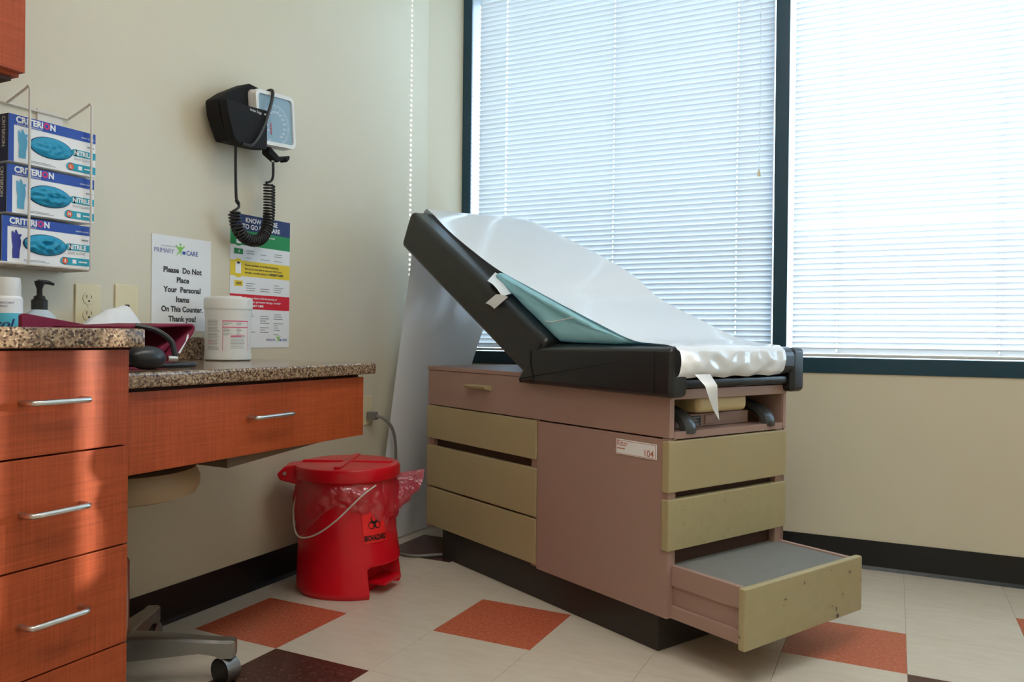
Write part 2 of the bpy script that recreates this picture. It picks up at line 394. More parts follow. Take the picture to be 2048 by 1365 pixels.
# ================================================================== exam table (local l, s, z)
TA = -.4768; TO = Vector((1.2613, .4164, 0))
def TW(l, s, z): return TO + Vector((math.cos(TA)*l - math.sin(TA)*s, math.sin(TA)*l + math.cos(TA)*s, z))
et = thing('exam_table', 'taupe exam table with tan drawers and black vinyl cushions, back raised', 'exam table', TO, TA, local=True)
obj('plinth', MB().box(-1.155, -.05, .02, .49, 0, .122, .002), KICK, et)
obj('carcass', MB().box(-1.232, -.024, .022, .497, .112, .58), WDARK, et)
st = MB().box(-1.236, -1.2, .005, .022, .108, .58).box(-.59, -.55, .005, .022, .108, .58).box(-.024, -.004, .47, .513, .112, .58).box(-.024, -.004, .0, .03, .112, .58).box(-1.2385, -1.22, .0, .513, .108, .58).box(-1.2385, -.004, .497, .513, .108, .71)
obj('body_frame', st, TAUPE, et)
hd = MB().box(-1.2385, -.30, .018, .513, .58, .714)
hd.box(-.30, 0, .5, .513, .58, .712).box(-.30, 0, .018, .497, .578, .597)
obj('top_housing', hd, TAUPE, et)
obj('top_panel', MB().box(-1.241, -.30, -.003, .515, .7145, .729, .002), TAUPE, et)
dr = obj('side_drawer', MB().box(-1.2385, 0, 0, .018, .5815, .7135, .0015), TAUPE, et)
obj('pull', MB().prism([(0.001, .655), (0.001, .676), (-.034, .672), (-.03, .664)], 'x', -.945, -.812, .002), OLIVE, dr)
for z0, z1 in ((.452, .578), (.268, .424), (.116, .262)):
    obj('side_drawer', MB().box(-1.241, -.558, -.004, .018, z0, z1, .004), OLIVE, et)
obj('side_panel', MB().box(-.553, -.002, -.002, .018, .105, .577, .002), TAUPE, et)
def fr_m(l, s, z): return plane_m((l, s, z), (0, 1, 0), (0, 0, 1))      # faces +l
def sd_m(l, s, z): return plane_m((l, s, z), (1, 0, 0), (0, 0, 1))      # faces -s
npl = obj('name_plate', MB().box(-.196, -.042, -.004, -.001, .519, .561, .0012), PWHITE, et)
m = sd_m(-.196, -.0044, .519)
obj('plate_border', merge(quad(m, .003, .151, .0385, .0396), quad(m, .003, .151, .0024, .0035), quad(m, .003, .0042, .0024, .0396), quad(m, .1498, .151, .0024, .0396)), PTERRA, npl)
obj('lettering', split(text_mb('Ritter', .0215, sd_m(-.191, -.0045, .5435), .0002, xs=.8), quad(sd_m(-.190, -.0045, .5345), 0, .03, 0, .003), text_mb('104', .026, sd_m(-.051, -.0045, .5245), .0002, 'RIGHT')), PTERRA, npl)
for z0, z1 in ((.438, .574), (.284, .420)):
    obj('front_drawer', MB().box(-.02, .006, -.008, .510, z0, z1, .004), OLIVE if z0 > .4 else OLIVE2, et)
step = obj('step_drawer', MB().box(.222, .243, .0, .522, .096, .247, .005), OLIVE2, et)
ss = MB()
for s0, s1, sg in ((.018, .034, 1), (.486, .502, -1)):
    ss.box(-.2, .222, s0, s1, .19, .243).box(-.2, .222, s0+.007*sg if sg > 0 else s0, s1 if sg > 0 else s1-.007, .138, .19).box(-.2, .222, s0-.004 if sg > 0 else s0, s1 if sg > 0 else s1+.004, .104, .138, .003)
ss.box(-.2, .222, .034, .486, .11, .118)
obj('drawer_side', ss, TAUPE, step)
obj('tread', MB().box(-.2, .223, .034, .486, .232, .240), MAT_GREY, step)
# foot end cavity
obj('front_rail', MB().box(-.02, .004, .0, .512, .683, .711, .003), TAUPE, et)
obj('pan', MB().box(-.27, -.012, .125, .345, .640, .690, .016, 3), PAN, et)
ib = obj('heater_box', MB().box(-.29, -.055, .085, .405, .5972, .634, .003), TAUPE, et)
obj('button', MB().box(-.056, -.051, .205, .243, .603, .629, .003), TAUPE, ib)
lp = obj('instruction_plate', MB().box(-.056, -.0535, .135, .188, .601, .629), BLACK, ib)
m = fr_m(-.0532, .135, .601)
obj('lettering', split(*[quad(m, .004, .004+w, .022-.0042*i, .024-.0042*i) for i, w in enumerate((.044, .03, .04, .036, .044, .04))]), PGREY, lp)
for s in (.085, .44):
    pts = [(-.115+.105*math.sin(a), s, .597+.055*math.cos(a)*1.0) for a in [R(5+9.2*k) for k in range(11)]]
    mb = MB()
    prof = [(-.027, -.004), (-.022, .010), (0, .017), (.022, .010), (.027, -.004), (.02, -.012), (0, -.013), (-.02, -.012)]
    vs = []
    for k, p in enumerate(pts):
        a = R(5+9.2*k); nrm = Vector((math.sin(a), 0, math.cos(a)))
        vs += [Vector(p)+Vector((0, q[0], 0))+nrm*q[1] for q in prof]
    n = len(prof)
    mb.add(vs, [(i*n+k, i*n+(k+1) % n, (i+1)*n+(k+1) % n, (i+1)*n+k) for i in range(len(pts)-1) for k in range(n)]+[tuple(range(n))[::-1], tuple((len(pts)-1)*n+k for k in range(n))])
    sp = obj('stirrup', mb, DKGREY, et)
    obj('bracket', MB().box(-.03, -.002, s-.016, s+.016, .597, .611, .002), TAUPE, sp)
# cushions
seat = MB().box(-.58, .036, -.012, .53, .742, .824, .026, 4)
for s0, s1 in ((-.037, .03), (.49, .554)):
    seat.prism([(-.615, .697), (-.622, .712), (-.535, .815), (.037, .823), (.037, .690)], 'y', s0, s1, .016, 6)
obj('seat_cushion', seat, VINYL, et, ang=8)
obj('foot_shelf', MB().box(-.3, .022, .03, .49, .714, .738, .006), VINYL, et)
ca, sa = math.cos(R(30.5)), math.sin(R(30.5))
bk = MB(); bmx = plane_m((-.552, 0, .702), (-ca, 0, sa), (0, -1, 0))   # local x up the back, y -> -s, z = outward normal
bk.box(0, 1.0, -.572, .036, 0, .155, .024, 4, mtx=bmx)
obj('backrest', bk, VINYL, et)
obj('seam_piping', merge(*[MB().tube([(l, -.039, z) for l, z in ((-.55, .80), (-.548, .76), (-.535, .72), (-.53, .698))], .0018, 6), MB().tube([(-.025, -.0375, .812), (-.024, -.0385, .77), (-.026, -.0385, .70)], .0016, 6)]), BLACK, et)

# ------------------------------------------------------------------ paper on the table
PL = [-1.445, -1.405, -1.355, -1.305, -1.14, -.86, -.65, -.51, -.30, -.15, -.05, .0, .03, .046, .046, .03]
ZL = [1.235, 1.300, 1.353, 1.338, 1.236, 1.093, 1.012, .960, .888, .842, .832, .830, .825, .806, .760, .742]
ZRr = [1.235, 1.300, 1.360, 1.352, 1.287, 1.171, 1.076, .986, .905, .853, .835, .831, .826, .808, .762, .744]
SLf = [.045, .045, .045, .044, .04, .035, .032, .03, .018, .002, -.012, -.018, -.02, -.02, -.018, -.016]
SRf = [.55, .553, .555, .554, .548, .537, .52, .51, .485, .463, .450, .444, .440, .436, .432, .43]
ep = thing('exam_paper', 'glossy white table paper drawn over the raised back and seat of the exam table', 'paper', TW(-.5, .25, .83), 0)
def paper_pt(t, w):
    k = t*(len(PL)-1); i = min(int(k), len(PL)-2); f = k-i
    def cr(A):
        p0 = A[max(i-1, 0)]; p1 = A[i]; p2 = A[i+1]; p3 = A[min(i+2, len(A)-1)]
        return .5*(2*p1+(-p0+p2)*f+(2*p0-5*p1+4*p2-p3)*f*f+(-p0+3*p1-3*p2+p3)*f**3)
    l = cr(PL); z = cr(ZL)*(1-w)+cr(ZRr)*w; s = cr(SLf)*(1-w)+cr(SRf)*w
    amp = interp(l, [-.2, -.02, .04], [.0, .004, .007])
    nz = noise.noise(Vector((l*14, s*16, z*14)))
    z += amp*(nz*.8) if l < .03 else 0
    if z < .815: l += amp*noise.noise(Vector((s*24, z*30, 3)))+.004; z += .004*noise.noise(Vector((s*20, 1, 2)))
    return TW(l, s, z)
obj('cover_sheet', MB().grid(paper_pt, 120, 40), PAPER, ep, ang=80)
# the sheet runs on over the head end and hangs to the floor beside the wall
def hang_pt(t, w):
    a = TW(-1.445, .045+w*.505, 1.236); b = Vector((-.070+.022*w, .955+w*.40, .004))
    p = a.lerp(b, t); p.x -= .05*math.sin(math.pi*t)*(1-.3*w)*w + .0
    p.x += .006*noise.noise(Vector((w*5, t*2, 5))); return p
obj('hanging_sheet', MB().grid(hang_pt, 30, 24), PAPER, ep, ang=80)
strip = [(.052, .035, .752, .062), (.064, .062, .722, .05), (.058, .085, .69, .036), (.052, .112, .655, .02), (.05, .138, .628, .001)]
def strip_pt(t, w):
    k = t*(len(strip)-1); i = min(int(k), len(strip)-2); f = k-i; q = [strip[i][j]*(1-f)+strip[i+1][j]*f for j in range(4)]
    return TW(q[0], q[1]+w*q[3], q[2])
obj('torn_strip', MB().grid(strip_pt, 16, 4), PAPER, ep, ang=80)

# ------------------------------------------------------------------ pillow
pp = [(-.815, 1.058), (-.66, .955), (-.52, .868), (-.485, .846), (-.46, .832), (-.34, .829), (-.2, .828), (-.165, .832), (-.17, .841), (-.28, .872), (-.44, .930), (-.64, 1.004), (-.80, 1.066)]
def pillow_mb():
    mb = MB(); N = 14; ring = []
    P2 = []
    for i in range(len(pp)):
        a = Vector(pp[i]); b = Vector(pp[(i+1) % len(pp)]); k = max(1, int((b-a).length/.025))
        P2 += [a.lerp(b, j/k) for j in range(k)]
    cen = Vector((-.45, .905)); n = len(P2); vs = []
    sv = [(.052, 0.0), (.044, .35), (.040, .6), (.040, .86), (.046, .97), (.056, 1.0)] + [(.056+.38*k/8, 1.0) for k in range(1, 9)] + [(.455, .9), (.46, .5), (.455, 0.0)]
    for (s, sc) in sv:
        for p in P2:
            q = cen+(p-cen)*max(sc, .001); wr = .004*noise.noise(Vector((q.x*30, s*18, q.y*40)))*min(1, sc*1.2)
            vs.append(TW(q.x, s-.038-wr*1.2, q.y+wr*.4))
    m_ = len(sv)
    mb.add(vs, [(i*n+k, i*n+(k+1) % n, (i+1)*n+(k+1) % n, (i+1)*n+k) for i in range(m_-1) for k in range(n)])
    return mb
pw = thing('pillow', 'teal covered pillow tucked under the paper against the raised table back', 'pillow', TW(-.45, .25, .83))
obj('pillow_body', pillow_mb(), TEALP, pw, ang=70)
obj('seam', MB().tube(spline([TW(-.56, .006, .900), TW(-.49, -.001, .893), TW(-.43, -.001, .90), TW(-.385, .002, .906)], 5), .0016, 6), SHEET, pw)
def bil(P, t, w, b=0):
    a_, b_, c_, d_ = [Vector(TW(*q)) for q in P]; p = a_.lerp(b_, t).lerp(d_.lerp(c_, t), w); p.z += b*math.sin(math.pi*t); return p
obj('care_tag', MB().grid(lambda t, w: bil([(-.851, .037, 1.072), (-.724, .039, .998), (-.692, -.047, .978), (-.786, -.041, 1.034)], t, w, .008), 8, 6), SHEET, pw, ang=70)
obj('tag_fold', MB().grid(lambda t, w: bil([(-.728, -.046, .986), (-.66, -.046, .975), (-.732, -.049, .938), (-.785, -.049, .958)], t, w, .003), 6, 4), SHEET, pw, ang=70)
# ================================================================== left wall furniture
CF = .48; CE = -.594
bc = thing('base_cabinet', 'cherry laminate base cabinet with four drawers beside the desk', 'cabinet', (.2, -.9, 0))
obj('body', MB().box(WX, CF-.02, -1.35, CE, .09, .815), WDARK, bc)
obj('side_panel', MB().box(WX, CF-.021, CE-.002, CE, .09, .8155), WOOD, bc)
obj('toe_kick', MB().box(WX, CF-.08, -1.35, CE-.01, 0, .09), BLACK, bc)
zz = [(.0925, .2535), (.2565, .4415), (.4445, .6295), (.6325, .8125)]
def handle(parent, x, y0, y1, z):
    pts = [(x-.002, y0+.004, z), (x+.022, y0+.004, z), (x+.029, y0+.010, z), (x+.030, y0+.02, z)] + [(x+.030, y1-.02, z), (x+.029, y1-.010, z), (x+.022, y1-.004, z), (x-.002, y1-.004, z)]
    obj('handle', MB().tube(pts, .0052, 10), CHROME, parent)
for i, (z0, z1) in enumerate(zz):
    d = obj('drawer', MB().box(CF-.02, CF, -1.345, CE-.001, z0, z1, .0015), WOOD, bc)
    zc = {3: .725, 2: .537, 1: .350, 0: .172}[i]
    handle(d, CF, -.805, -.688, zc)
ct = obj('cabinet_countertop', MB().box(WX, .505, -1.38, -.578, .8165, .852, .005, 3), GRAN, at=(.2, -.9, .8165))
tag(ct, 'speckled granite countertop on the tall drawer cabinet', 'countertop')
DT = .766
dk = thing('desk_countertop', 'lower speckled granite desktop beside the drawer cabinet', 'countertop', (.17, -.2, DT-.031))
obj('slab', MB().box(WX, .457, CE+.001, .232, DT-.031, DT, .005, 3), GRAN, dk)
obj('backsplash', MB().box(WX+.001, WX+.021, -.577, .11, DT, .834, .003), GRAN, dk)
kd = thing('knee_space_cabinet', 'shallow cherry laminate one-drawer cabinet hung under the granite desktop', 'cabinet', (.3, -.2, .56))
df = obj('drawer_front', MB().box(.417, .436, CE+.002, .2, .562, .7265, .0015), WOOD, kd)
handle(df, .436, -.247, -.112, .650)
obj('apron', MB().box(.395, .416, CE+.002, .2, .60, .734), WDARK, kd)
obj('drawer_box', MB().add([(.40, -.27, .532), (.40, .16, .562), (.06, .16, .562), (.06, -.31, .545), (.40, -.27, .70), (.40, .16, .70), (.06, .16, .70), (.06, -.31, .70)], [(0, 3, 2, 1), (4, 5, 6, 7), (0, 1, 5, 4), (1, 2, 6, 5), (2, 3, 7, 6), (3, 0, 4, 7)]), mat('drawer_underside', (110, 88, 70), .7), kd)
# stool
ARMM = mat('dull_metal', (150, 148, 146), .32, metal=1)
SC = (.135, -.35)
sl = thing('stool', 'rolling stool with tan seat and metal star base under the desk', 'stool', (SC[0], SC[1], 0))
obj('seat', MB().lathe([(.15, .455), (.172, .462), (.18, .48), (.18, .50), (.17, .522), (.13, .528), (.02, .529)], (SC[0], SC[1], 0), 40), mat('tan_vinyl', (176, 146, 112), .5), sl)
obj('column', MB().lathe([(.03, .06), (.03, .12), (.025, .13), (.025, .3), (.018, .31), (.018, .455)], (SC[0], SC[1], 0), 20), CHROME, sl)
a0 = R(33.6)
for k in range(4):
    a = a0+k*math.pi/2; d = Vector((math.cos(a), math.sin(a), 0)); sdv = Vector((-math.sin(a), math.cos(a), 0)); c = Vector((SC[0], SC[1], 0))
    mb = MB(); vs = []
    up_ = .013
    secs = [(.0, .030, .055, .115), (.09, .026, .06, .11), (.19, .021, .066, .098), (.225, .019, .058, .094), (.238, .019, .050, .093), (.265, .019, .050, .092), (.272, .014, .053, .088)]
    for (t, hw, zb, zt) in secs:
        for (sg, z) in ((-1, zb), (-1, zt-.006), (-.7, zt), (.7, zt), (1, zt-.006), (1, zb)): vs.append(c+d*t+sdv*hw*sg+Vector((0, 0, z+up_)))
    n = 6
    mb.add(vs, [(i*n+q, i*n+(q+1) % n, (i+1)*n+(q+1) % n, (i+1)*n+q) for i in range(len(secs)-1) for q in range(n)]+[tuple(range(n))[::-1], tuple((len(secs)-1)*n+q for q in range(n))])
    arm = obj('base_arm', mb, ARMM, sl)
    hub = c+d*.25
    cs = obj('caster', MB().tube([hub+Vector((0, 0, .066)), hub+Vector((0, 0, .05))], .007, 10), BLACK, arm)
    w = hub+Vector((0, 0, .032)); ax = Vector((-.10, -1, 0)).normalized() if k == 0 else sdv
    obj('caster_wheel', MB().tube([w+ax*.021, w+ax*.0215, w+ax*.0225], [.031, .030, .012], 24), BLACK, cs)
    obj('wheel_hood', MB().tube([w+ax*.0205, w+ax*.0195, w-ax*.018, w-ax*.021], [.0295, .0315, .0315, .028], 28), ARMM, cs)
# upper cabinet
uc = thing('wall_cabinet', 'cherry laminate wall cabinet hung above the glove rack', 'cabinet', (.05, -.9, 1.366))
obj('body', MB().box(WX, .18, -1.4, -.622, 1.362, 2.1, .001), WOOD, uc)
obj('door', MB().box(.18, .2, -1.02, -.622, 1.368, 2.1, .0015), WOOD, uc)
obj('bottom_panel', MB().box(WX, .17, -1.39, -.632, 1.354, 1.362), WDARK, uc)
# ------------------------------------------------------------------ glove rack and boxes
rk = thing('glove_box_rack', 'white wire wall rack holding three glove boxes', 'wire rack', (WX, -.42, .995))
def wire(pts): return MB().tube(pts, .0028, 8)
for y in (-.487, -.333):
    obj('upright_wire', wire([(WX+.006, y+.012, 1.385), (-.012, y, 1.404), (-.002, y, 1.409), (.003, y, 1.402), (.003, y, 1.006), (.0, y, .999), (-.01, y, .997), (WX+.006, y, .997)]), WHITEW, rk)
obj('back_wire', wire([(WX+.006, -.72, 1.385), (WX+.006, -.32, 1.385)]), WHITEW, rk)
obj('front_wire', wire([(-.001, -.56, .999), (-.001, -.333, .999)]), WHITEW, rk)
obj('shelf_wire', merge(*[wire([(WX+.006, y, .997), (-.003, y, .997)]) for y in (-.54, -.44, -.39)]+[wire([(x, -.56, .998), (x, -.325, .998)]) for x in (-.09, -.045)]), WHITEW, rk)
bp_ = obj('mounting_plate', MB().box(WX, WX+.004, -.40, -.335, 1.3, 1.392), WHITEW, rk)
obj('screw', MB().tube([(WX+.003, -.368, 1.352), (WX+.008, -.368, 1.352)], .004, 10), CHROME, bp_)
def glove_box(y0, z0, h, xf, size, hand, label, crumple):
    w = .214; d = .082
    g = thing('glove_box', label, 'glove box', (xf-d/2, y0+w/2, z0), group='glove boxes in the rack')
    obj('carton', MB().box(xf-d, xf, y0, y0+w, z0, z0+h, .001), PWHITE, g)
    m = wall_m(y0, z0, xf+.0006)
    hb = h*.22
    obj('blue_band', merge(quad(m, 0, w, h-hb, h), quad(m, 0, .012, 0, h-hb)), CBLUE, g)
    ms = plane_m((xf, y0-.0006, z0), (-1, 0, 0), (0, 0, 1)); ms = plane_m((xf-d, y0-.0006, z0), (1, 0, 0), (0, 0, 1))
    obj('side_band', quad(ms, 0, d, 0, h), CNAVY, g)
    sv = plane_m((xf-.022, y0-.001, z0+h*.95), (0, 0, -1), (1, 0, 0))
    obj('side_lettering', text_mb('CRITERION', .016, sv, .0003, xs=.85), PWHITE, g)
    m2 = wall_m(y0, z0, xf+.0010)
    def tw(t_): q = text_mb(t_, .0195, Matrix.Identity(4), .0008, xs=.93); return max(v[0] for v in q.v)
    xa = .016; xb = xa+tw('CRITERI')+.0012; xc = xb+tw('O')+.0008
    obj('lettering', split(text_mb('CRITERI', .0195, wall_m(y0+xa, z0+h-.0165, xf+.001), .0008, xs=.93), text_mb('N', .0195, wall_m(y0+xc, z0+h-.0165, xf+.001), .0008, xs=.93),
        text_mb('COMFORT IN PERFORMANCE', .0045, wall_m(y0+.018, z0+h-.0225, xf+.001)), text_mb('HENRY SCHEIN', .005, wall_m(y0+w-.004, z0+h-.017, xf+.001), 0, 'RIGHT')), PWHITE, g)
    obj('pink_letter', text_mb('O', .0195, wall_m(y0+xb, z0+h-.0165, xf+.0012), .0008, xs=.93), CPINK, g)
    obj('oval_opening', ell(m2, .100, h*.45, .053, h*.235), CNAVY, g)
    # crumpled glove showing in the oval opening
    def gp(t, a):
        r = t*.97; an = a*2*math.pi
        px = .100+r*.052*math.cos(an); py = h*.45+r*h*.228*math.sin(an)
        bulge = (.010 if crumple else .006)*(1-r**3)
        nz = (.009 if crumple else .005)*noise.noise(Vector((px*75, py*95, z0*9)))*(1-r**4)
        return Vector((xf+.0016+bulge+nz, y0+px, z0+py))
    obj('glove', MB().grid(gp, 16, 48), GLOVE, g, ang=30 if crumple else 80)
    hm = lambda x, y: (.030+x*.012, h*.10+y*h*.62)
    hand_pts = [(-.55, 0), (.75, 0), (.8, .25), (1.0, .45), (1.05, .62), (.9, .74), (1.15, .80), (1.1, .86), (.55, .84), (.35, .93), (.15, 1.0), (-.1, .97), (-.15, .86), (-.6, .95), (-.75, .9), (-.7, .6), (-.5, .4), (-.6, .2)]
    obj('hand_picture', poly(m2, [hm(*p) for p in hand_pts]), hand, g)
    tl = merge(quad(m2, .158, w, h*.40, h*.555), quad(m2, .145, w, h*.06, h*.23))
    tl.add(*[(e.v, e.f) for e in [ell(m2, .158, h*.4775, .009, h*.0775, 16)]][0]); e = ell(m2, .147, h*.145, .010, h*.085, 16); tl.add(e.v, e.f)
    obj('teal_label', tl, CTEAL, g)
    m3 = wall_m(y0, z0, xf+.0014)
    obj('size_mark', ell(m3, .149, h*.145, .0075, h*.07, 18), CORANGE, g)
    obj('label_lettering', split(text_mb('NITRILE', .0155, wall_m(y0+.157, z0+h*.43, xf+.0015), .0005, xs=.86), text_mb(size, .010, wall_m(y0+.149, z0+h*.11, xf+.0018), .0003, 'CENTER'), quad(m3, .168, .178, h*.1, h*.19), quad(m3, .184, .206, h*.13, h*.16)), PWHITE, g)
    stuff(obj('small_print', merge(text_mb('EXAM GLOVES', .0075, wall_m(y0+.157, z0+h*.315, xf+.0012), xs=.9), quad(m2, .192, .21, h*.65, h*.68), *[quad(m2, .05, .05+q, h*(.05+.028*i), h*(.06+.028*i)) for i, q in enumerate((.06, .05))]), PGREY, g))
    return g
glove_box(-.527, 1.2305, .107, -.010, 'L', SKYBLUE, 'blue and white nitrile glove box, topmost of the three in the wire rack', 0)
glove_box(-.530, 1.1145, .109, -.010, 'M', SKYBLUE, 'blue and white nitrile glove box, middle of the three in the wire rack', 1)
glove_box(-.538, 1.0015, .105, -.013, 'S', NAVYBLUE, 'glove box with violet hand picture, lowest of the three in the wire rack', 1)
# ------------------------------------------------------------------ wall plates
def plate(y, z, label, cat, name):
    p = thing(name, label, cat, (WX, y, z))
    obj('plate', MB().box(WX, WX+.006, y-.036, y+.036, z-.058, z+.058, .003), IVORY, p); return p
ol = plate(-.262, .912, 'ivory duplex power outlet on the wall behind the granite desk', 'outlet', 'power_outlet')
for dz in (.021, -.021):
    rc = obj('receptacle', MB().tube([(WX+.005, -.262, .912+dz), (WX+.0078, -.262, .912+dz), (WX+.0081, -.262, .912+dz)], [.0168, .0168, .016], 20), IVORY, ol)
    m = wall_m(-.262, .912+dz, WX+.0084)
    obj('slots', merge(quad(m, -.0075, -.0055, 0, .009), quad(m, .0055, .0075, .0, .008), ell(m, 0, -.007, .0028, .0028, 10)), SLOT, rc)
obj('screw', MB().tube([(WX+.005, -.262, .912), (WX+.0072, -.262, .912)], .003, 8), IVORY, ol)
ph = plate(-.147, .918, 'ivory phone jack plate on the wall next to the paper notice', 'wall plate', 'phone_jack')
obj('jack_opening', merge(quad(wall_m(-.147, .918, WX+.0064), -.007, .007, -.004, .004), quad(wall_m(-.147, .918, WX+.0064), -.0035, .0035, -.008, -.004)), SLOT, ph)
obj('screw', merge(*[MB().tube([(WX+.005, -.147, .918+d), (WX+.0068, -.147, .918+d)], .003, 8) for d in (.042, -.042)]), IVORY, ph)
lo = plate(.95, .545, 'ivory outlet low on the wall past the desk end with grey plug', 'outlet', 'power_outlet')
TM = Matrix.Translation(TO) @ Matrix.Rotation(TA, 4, 'Z'); TMI = TM.inverted()
def to_table(mb): mb.v = [tuple(TMI @ Vector(v)) for v in mb.v]; return mb
pcd = obj('power_cord', to_table(MB().tube(spline([(WX+.045, .955, .522), (-.04, .97, .515), (-.015, 1.0, .47), (-.012, 1.02, .38), (-.02, 1.03, .2), (.0, 1.0, .05), (.05, .93, .009), (.14, .90, .007), (.22, .955, .007), (.29, 1.04, .007)], 8), .006, 8)), GREYCORD, et)
pcd['label'] = 'grey power cord running to the low wall outlet'
obj('plug', to_table(MB().prism([(-.016, -.016), (.016, -.016), (.012, .016), (-.012, .016)], 'x', 0, .04, .004, mtx=Matrix.Translation(Vector((WX+.007, .955, .525))))), GREYCORD, pcd)
# ------------------------------------------------------------------ paper notice
def curl(y, z, w, h, amp, n=10):
    return MB().grid(lambda a, b: Vector((WX+.0025+amp*(a-.5)**2*4*(.4+.6*b)+amp*.6*(1-b)**3, y+w*a, z+h*b)), n, n)
ns = thing('paper_notice', 'white paper notice asking for no personal items, taped to the wall', 'notice', (WX, .042, .848))
obj('sheet', MB().box(WX+.0005, WX+.0022, -.066, .148, .852, 1.128), SHEET, ns)
xs_ = WX+.0028
def wt(t, y, z, s, b=0, al='CENTER', x=None, xs=1): return text_mb(t, s, wall_m(y, z, x or xs_), b, al, xs=xs)
lines = ['Please  Do Not', 'Place', 'Your  Personal', 'Items', 'On This Counter.', 'Thank you!']
obj('lettering', split(*[wt(t, .042, 1.022-.0285*i, .0225, .0008, xs=.98 if i != 4 else .92) for i, t in enumerate(lines)]), PDARK, ns)
def logo(parent, y, z, k, x):
    obj('logo_lettering', split(wt('PRIMARY', y-.020*k, z, .019*k, .0, 'RIGHT', x, .92), wt('CARE', y+.024*k, z, .019*k, .0004*k, 'LEFT', x, .92)), PBLUE, parent)
    mm = wall_m(y, z, x)
    obj('logo_figure', merge(ell(mm, .002*k, .029*k, .0038*k, .0038*k, 12), poly(mm, [(a*k, b*k) for a, b in ((-.014, -.006), (-.002, .010), (-.010, .018), (-.016, .026), (-.013, .027), (-.004, .021), (.002, .024), (.008, .021), (.017, .027), (.019, .025), (.010, .015), (.006, .008), (.008, -.006), (.002, .006))])), PLIME, parent)
    obj('logo_badge', merge(quad(mm, .010*k, .021*k, .001*k, .010*k)), CBLUE, parent)
logo(ns, .030, 1.077, 1.0, xs_)
obj('logo_small_print', quad(wall_m(.0, 1.096, xs_), -.036, .020, 0, .003), mat('print_pale_grey', (196, 200, 210), .7), ns)
tp = MB()
for (y, z) in ((-.064, 1.124), (.142, 1.124)): tp.add(*[(q.v, q.f) for q in [quad(wall_m(y, z, WX+.003, .5), -.016, .016, -.008, .008)]][0])
# ------------------------------------------------------------------ care poster
po = thing('care_poster', 'health care poster with green, yellow and red bands behind the coiled tube', 'poster', (WX, .36, .80))
py0, pw_, pz0, phh = .226, .272, .800, .432
m = wall_m(py0, pz0, WX+.002); mt = wall_m(py0, pz0, WX+.0026); X1 = WX+.0030
obj('sheet', MB().box(WX+.0005, WX+.0018, py0, py0+pw_, pz0, pz0+phh), SHEET, po)
def band(n, a, b, mt_): return obj(n, quad(m, 0, pw_, a, b), mt_, po)
band('navy_band', .380, phh, PNAVY); band('green_band', .332, .380, PGREEN); band('yellow_band', .232, .282, PYEL); band('red_band', .126, .174, PRED)
def pt(t, y, z, s, b=0, al='LEFT', xs=1): return text_mb(t, s, wall_m(py0+y, pz0+z, X1), b, al, xs=xs)
obj('white_lettering', split(pt('KNOW WHERE', .136, .408, .021, .0006, 'CENTER'), pt('TO GO FOR CARE', .136, .387, .021, .0006, 'CENTER'),
    pt('If your problem is a routine need,', .062, .365, .010, .0001), pt('contact your primary', .062, .354, .010, .0001), pt('CARE PROVIDER', .062, .342, .010, .0004),
    pt('If your problem is life-threatening or', .062, .159, .010, .0001), pt('could cause permanent damage, consider', .062, .147, .010, .0001), pt('EMERGENCY CARE', .062, .134, .010, .0004)), PWHITE, po)
obj('dark_lettering', split(pt('If your problem is not life-threatening,', .062, .266, .010, .0001), pt("but you're not able to see your PCP soon", .062, .254, .010, .0001), pt('enough, consider going to', .062, .242, .010, .0001), pt('URGENT CARE', .172, .242, .010, .0004), pt('$$$', .036, .203, .013, .0004, 'CENTER')), PDARK, po)
mb_ = wall_m(py0, pz0, WX+.0023)
obj('yellow_badge', merge(ell(mb_, .034, .257, .026, .031), quad(mb_, .018, .054, .199, .217)), PYEL, po)
obj('picture_clip', quad(wall_m(py0, pz0, WX+.0029), .028, .040, .271, .277), PDARK, po)
obj('green_badge', merge(ell(mb_, .034, .356, .026, .028), quad(mb_, .016, .054, .302, .320)), PGREEN, po)
obj('picture_card', split(quad(mt, .022, .046, .240, .275), quad(mt, .025, .047, .336, .352)), PWHITE, po)
obj('picture_head', ell(mt, .036, .362, .009, .011), PSKIN, po)
obj('badge_lettering', pt('$', .036, .306, .013, .0004, 'CENTER'), PWHITE, po)
sp = MB(); rnd = random.Random(3)
for (zt, zb) in ((.322, .288), (.224, .184), (.118, .04)):
    for cx in (.068, .132, .196):
        z = zt-.008
        while z > zb:
            if rnd.random() < .6:
                q = quad(mt, cx, cx+rnd.uniform(.02, .046), z, z+.0022); sp.add(q.v, q.f)
            z -= .0075
stuff(obj('small_print', sp, PGREY, po))
logo(po, py0+.218, pz0+.022, .62, X1)
# ------------------------------------------------------------------ wall blood pressure gauge
bg_ = thing('blood_pressure_gauge', 'wall mounted blood pressure gauge with black cuff and coiled black tube', 'medical gauge', (WX, .30, 1.45))
rot = Matrix.Translation(Vector((0, .31, 1.53))) @ Matrix.Rotation(R(5), 4, 'X') @ Matrix.Translation(-Vector((0, .31, 1.53)))
gx = .0
obj('bracket', MB().box(WX, -.045, .27, .36, 1.46, 1.56, .004), BLACK, bg_)
fr = MB(); fr.box(gx-.055, gx-.004, .222, .397, 1.447, 1.617, .018, 4, mtx=rot)
hs = obj('gauge_housing', fr, WHITEP, bg_)
b = bmesh.new()
def rring(y0, y1, z0, z1, r, n=6):
    out = []
    for (cy, cz, a0_) in ((y1-r, z1-r, 0), (y0+r, z1-r, 90), (y0+r, z0+r, 180), (y1-r, z0+r, 270)):
        out += [(cy+r*math.cos(R(a0_+90*k/n)), cz+r*math.sin(R(a0_+90*k/n))) for k in range(n+1)]
    return out
